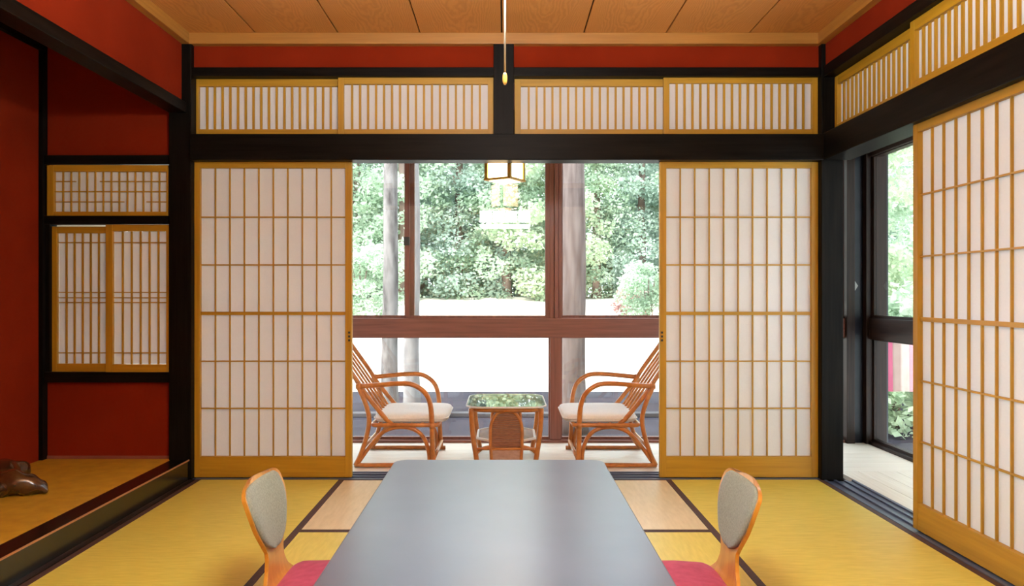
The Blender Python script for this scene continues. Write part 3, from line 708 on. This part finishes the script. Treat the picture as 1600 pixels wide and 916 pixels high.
# ------------------------------------------------------------------ garden
def gz(y):
    if y < 12.3: return -.6
    if y < 27: 
        f = (y - 12.3) / 14.7; return -.6 + 1.5 * f
    return .9
def sheet(name, x0, x1, ylist, nx, zoff, mat_, label, cat):
    vs, fs = [], []
    for y in ylist:
        for i in range(nx + 1):
            x = x0 + (x1 - x0) * i / nx
            vs.append((x, y, gz(y) + zoff + (.04 * math.sin(x * .9 + y) * math.cos(y * .7) if y > 13 else 0)))
    for j in range(len(ylist) - 1):
        for i in range(nx): a = j * (nx + 1) + i; fs.append((a, a + 1, a + nx + 2, a + nx + 1))
    o = mesh(name, vs, fs, mat_, None, smooth=True)
    return tag(o, label, cat, None, 'structure')
sheet('ground', -45, 45, [5.2, 8, 12.3] + [12.3 + 14.7 * k / 12 for k in range(1, 13)] + [30, 40, 60, 90], 30, 0, FIELD, 'pale sunlit ground rising towards the trees', 'ground')
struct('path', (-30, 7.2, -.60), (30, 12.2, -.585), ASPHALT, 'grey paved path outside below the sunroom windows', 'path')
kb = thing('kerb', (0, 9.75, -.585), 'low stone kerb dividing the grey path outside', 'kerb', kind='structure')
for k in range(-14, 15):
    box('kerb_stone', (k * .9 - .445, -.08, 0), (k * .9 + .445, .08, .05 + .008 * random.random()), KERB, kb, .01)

def leaf_cloud(name, n, clumps, leaf, mat_, seed):
    """small folded leaves scattered through clumps (cx, cy, cz, r)"""
    rng = random.Random(seed); vs, fs = [], []
    tot = sum(c[3] ** 2 for c in clumps)
    for cx, cy, cz, r in clumps:
        for _ in range(max(6, int(n * r * r / tot))):
            while True:
                a, b, c = rng.uniform(-1, 1), rng.uniform(-1, 1), rng.uniform(-1, 1)
                d = a * a + b * b + c * c
                if .12 < d < 1: break
            p = Vector((cx + a * r, cy + b * r, cz + c * r * .75))
            u = Vector((rng.gauss(0, 1), rng.gauss(0, 1), rng.gauss(0, .6) - .2)).normalized()
            w_ = u.cross(Vector((rng.gauss(0, 1), rng.gauss(0, 1), rng.gauss(0, 1)))).normalized()
            s = leaf * rng.uniform(.6, 1.4); k = len(vs)
            vs += [tuple(p), tuple(p + u * s * .5 + w_ * s * .28), tuple(p + u * s), tuple(p + u * s * .5 - w_ * s * .28)]
            fs.append((k, k + 1, k + 2, k + 3))
    me = bpy.data.meshes.new(name); me.from_pydata(vs, [], fs); me.materials.append(mat_)
    return me
def conifer_clumps(h, r, seed, z_lo=.4):
    rng = random.Random(seed); out = []
    z = z_lo
    while z < h:
        f = 1 - (z - z_lo) / (h - z_lo); rr = r * (.25 + .75 * f)
        for k in range(max(3, int(7 * f + 2))):
            a = rng.uniform(0, 6.283); d = rr * rng.uniform(.35, 1.0)
            out.append((d * math.cos(a), d * math.sin(a), z + rng.uniform(-.3, .3), rng.uniform(.35, .75)))
        z += .55
    return out
def round_clumps(h, r, seed, z_lo):
    rng = random.Random(seed); out = []
    for _ in range(55):
        a = rng.uniform(0, 6.283); f = rng.random(); z = z_lo + (h - z_lo) * f; rr = r * math.sqrt(max(.05, 1 - (2 * f - 1) ** 2)) * rng.uniform(.3, 1)
        out.append((rr * math.cos(a), rr * math.sin(a), z, rng.uniform(.35, .8)))
    return out
CROWN = [leaf_cloud('crown', 20000, conifer_clumps(11, 2.3, 1, .05), .145, LEAF[1], 1),
         leaf_cloud('crown', 20000, conifer_clumps(10, 2.6, 2, .1), .155, LEAF[0], 2),
         leaf_cloud('crown', 20000, round_clumps(9, 2.6, 3, .1), .155, LEAF[2], 3),
         leaf_cloud('crown', 20000, conifer_clumps(12, 2.2, 4, .3), .135, LEAF[0], 4)]
def trunk_mesh(h, r, mat_, seed, lean=0.0, seg=12):
    rng = random.Random(seed); pts = [Vector((lean * k / 8 * h * .1 + rng.uniform(-.02, .02), rng.uniform(-.02, .02), h * k / 8)) for k in range(9)]
    vs, fs = tube_data(smooth_path(pts, 3), lambda f: r * (1.12 - .5 * f) + r * .35 * math.exp(-f * 30), seg)
    me = bpy.data.meshes.new('trunk'); me.from_pydata(vs, [], fs); me.materials.append(mat_); me.polygons.foreach_set('use_smooth', [True] * len(me.polygons)); return me
FARTRUNK = trunk_mesh(9, .16, BARK3, 5)
KIND = ['blue green conifer', 'pale green spreading conifer', 'fresh green rounded broadleaf tree', 'slender pale green conifer']
rng = random.Random(21)
spots = []            # (x, y, kind, scale, label, group)
front = [(470, 0, 'garden tree hidden mostly behind the left tall screen, in the nearest row beyond the field'), (556, 3, 'pale green conifer beyond the field at the left edge of the sunroom view'), (632, 1, 'pale spreading conifer beyond the field behind the slim speckled trunk'),
         (716, 0, 'blue green conifer with thin bare lower trunk, left of the hanging lantern'), (792, 1, 'broad pale green conifer beyond the field straight behind the hanging lantern'),
         (858, 2, 'fresh green rounded tree beyond the field behind the middle window post'), (934, 3, 'slender pale conifer beyond the field just right of the thick trunk'),
         (1006, 0, 'blue green conifer beyond the field at the right edge of the sunroom view'), (1095, 1, 'garden tree hidden mostly behind the right tall screen, in the nearest row beyond the field')]
for x, k, lab in front: spots.append((px(x, 27.5), 27.5 + rng.uniform(-.8, .8), k, rng.uniform(.9, 1.1), lab, 'trees in the nearest row beyond the field'))
for row, (yy, n, wd, nm) in enumerate(((31.5, 9, 15, 'second'), (36.5, 8, 17, 'last'))):
    for i in range(n):
        lab = 'pale green tree in the %s row of trees beyond the field' % nm
        spots.append((-wd + 2 * wd * i / (n - 1) + rng.uniform(-.5, .5), yy + rng.uniform(-.6, .6), rng.randrange(4), rng.uniform(1.0, 1.25), lab, lab))
lab = 'green tree outside the corridor windows, seen or added unseen to block sky light'
for x, y, k, s in ((7.4, 13.0, 2, .75), (10.6, 18.5, 1, .9), (13.5, 23, 0, 1.0), (6.6, 1.5, 2, .7), (6.9, 5.0, 0, .75), (7.0, -2.0, 1, .75), (7.6, 8.8, 3, .7)):  # those alongside the corridor are unseen, added to block sky light
    spots.append((x, y, k, s, lab, lab))
for x, y, k, s, lab, grp in spots:
    t = thing('garden_tree', (x, y, gz(y) - .05), lab, 'tree', rng.uniform(0, 6.28), grp)
    t.scale = (s, s, s)
    link('trunk', FARTRUNK, t); c = link('crown', CROWN[k], t); c['kind'] = 'stuff'
# near trunks in front of the field
def near_trunk(label, x, y, r, mat_, seed, h=7.5, lean=0, crown=True):
    t = thing('tree_near_window', (x, y, -.62), label, 'tree')
    link('trunk', trunk_mesh(h, r, mat_, seed, lean, 18), t)
    cl = [(random.uniform(-1.6, 1.6), random.uniform(-1.2, 1.2), h - .6 + random.uniform(-.8, 1.4), random.uniform(.5, .9)) for _ in range(16)]
    c = link('crown', leaf_cloud('crown', 5000, cl, .16, LEAF[0], seed), t); c['kind'] = 'stuff'
    return t
near_trunk('slim tree trunk with pale speckled bark behind the left armchair', px(610, 9.0), 9.0, .093, BARK1, 41)
near_trunk('whitish tree trunk mostly hidden by the left window stile', px(644, 9.6), 9.6, .095, noisy('whitish_bark', (.17, .155, .15), (.27, .25, .24), (5, 5, 1.5), rough=.95, nscale=2, spec=.1), 42)
near_trunk('thick pinkish brown tree trunk behind the right armchair', px(896, 8.6), 8.6, .142, BARK2, 43, 8)
# boughs hanging into view and shrubs
def shrub(label, x, y, r, h, k, n=3500, leaf=.11, seed=1, cat='shrub'):
    t = thing('garden_shrub', (x, y, gz(y)), label, cat)
    rg = random.Random(seed)
    cl = [(rg.uniform(-r, r) * .8, rg.uniform(-r, r) * .6, rg.uniform(.15, 1) * h, rg.uniform(.3, .5) * r) for _ in range(16)]
    c = link('foliage', leaf_cloud('foliage', n, cl, leaf, LEAF[k], seed), t); c['kind'] = 'stuff'
    for j in range(3): 
        vs, fs = tube_data(smooth_path([(0.05 * j, 0, -.02), (.08 * (j - 1), .03, h * .4), (.2 * (j - 1) * r, .05, h * .8)], 4), .02, 6)
        mesh('stem', vs, fs, BARK3, t)
    return t
shrub('russet leaved shrub on the field to the right of the thick trunk', px(985, 21.5), 21.5, .55, .75, 3, 3000, .08, 51)
shrub('green shrub at the edge of the field in front of the left pane', px(562, 20), 20, 1.1, 2.1, 0, 8000, .10, 52)
shrub('green shrub at the edge of the field beside the russet shrub', px(1014, 20), 20, .9, 1.6, 0, 6000, .09, 53)
shrub('bright green shrub growing outside the lower corridor window', 4.7, 8.9, .9, 1.0, 2, 3500, .11, 54)
shrub('leafy shrub growing farther out beyond the corridor window', 5.6, 10.6, 1.0, 1.8, 0, 3500, .12, 55)
# exterior post and pink banner seen through the corridor glass
struct('trim_19', (2.735, 5.36, -.6), (2.80, 5.46, 2.66), noisy('blue_grey_painted_post', (.004, .005, .007), (.009, .010, .013), rough=.5), 'dark eaves post standing outside the corridor window', 'post', .004)
bn = thing('pink_banner', (px(1404, 6.6), 6.6, -.6), 'pink cloth banner with a pale middle outside the lower corridor window', 'banner')
bz0, bz1 = pz(612, 6.6) + .6, pz(531, 6.6) + .6; hw = .17
def cloth_strip(name, a, b, m_):
    vs, fs = [], []
    for j in range(9):
        for i in range(9):
            x = a + (b - a) * i / 8; z = bz0 + (bz1 - bz0) * j / 8; vs.append((x, .012 * math.sin(x * 40) * (1 - j / 8), z))
    for j in range(8):
        for i in range(8): k = j * 9 + i; fs.append((k, k + 1, k + 10, k + 9))
    o = mesh(name, vs, fs, m_, bn, smooth=True); md = o.modifiers.new('cloth', 'SOLIDIFY'); md.thickness = .003; return o
cloth_strip('side_stripe', -.155, -.055, BANNER); tag(cloth_strip('middle_field', -.055, .095, BANNERPALE), 'pale pink middle of the banner'); cloth_strip('side_stripe', .095, .155, BANNER)
tube('cross_pole', [(-.18, 0, bz1 + .006), (.18, 0, bz1 + .006)], .008, BARK3, bn, 8, sm=0)
for s in (-1, 1): tube('pole', [(s * .172, .012, 0), (s * .172, .012, bz1 + .03)], .009, BARK3, bn, 8, sm=0)
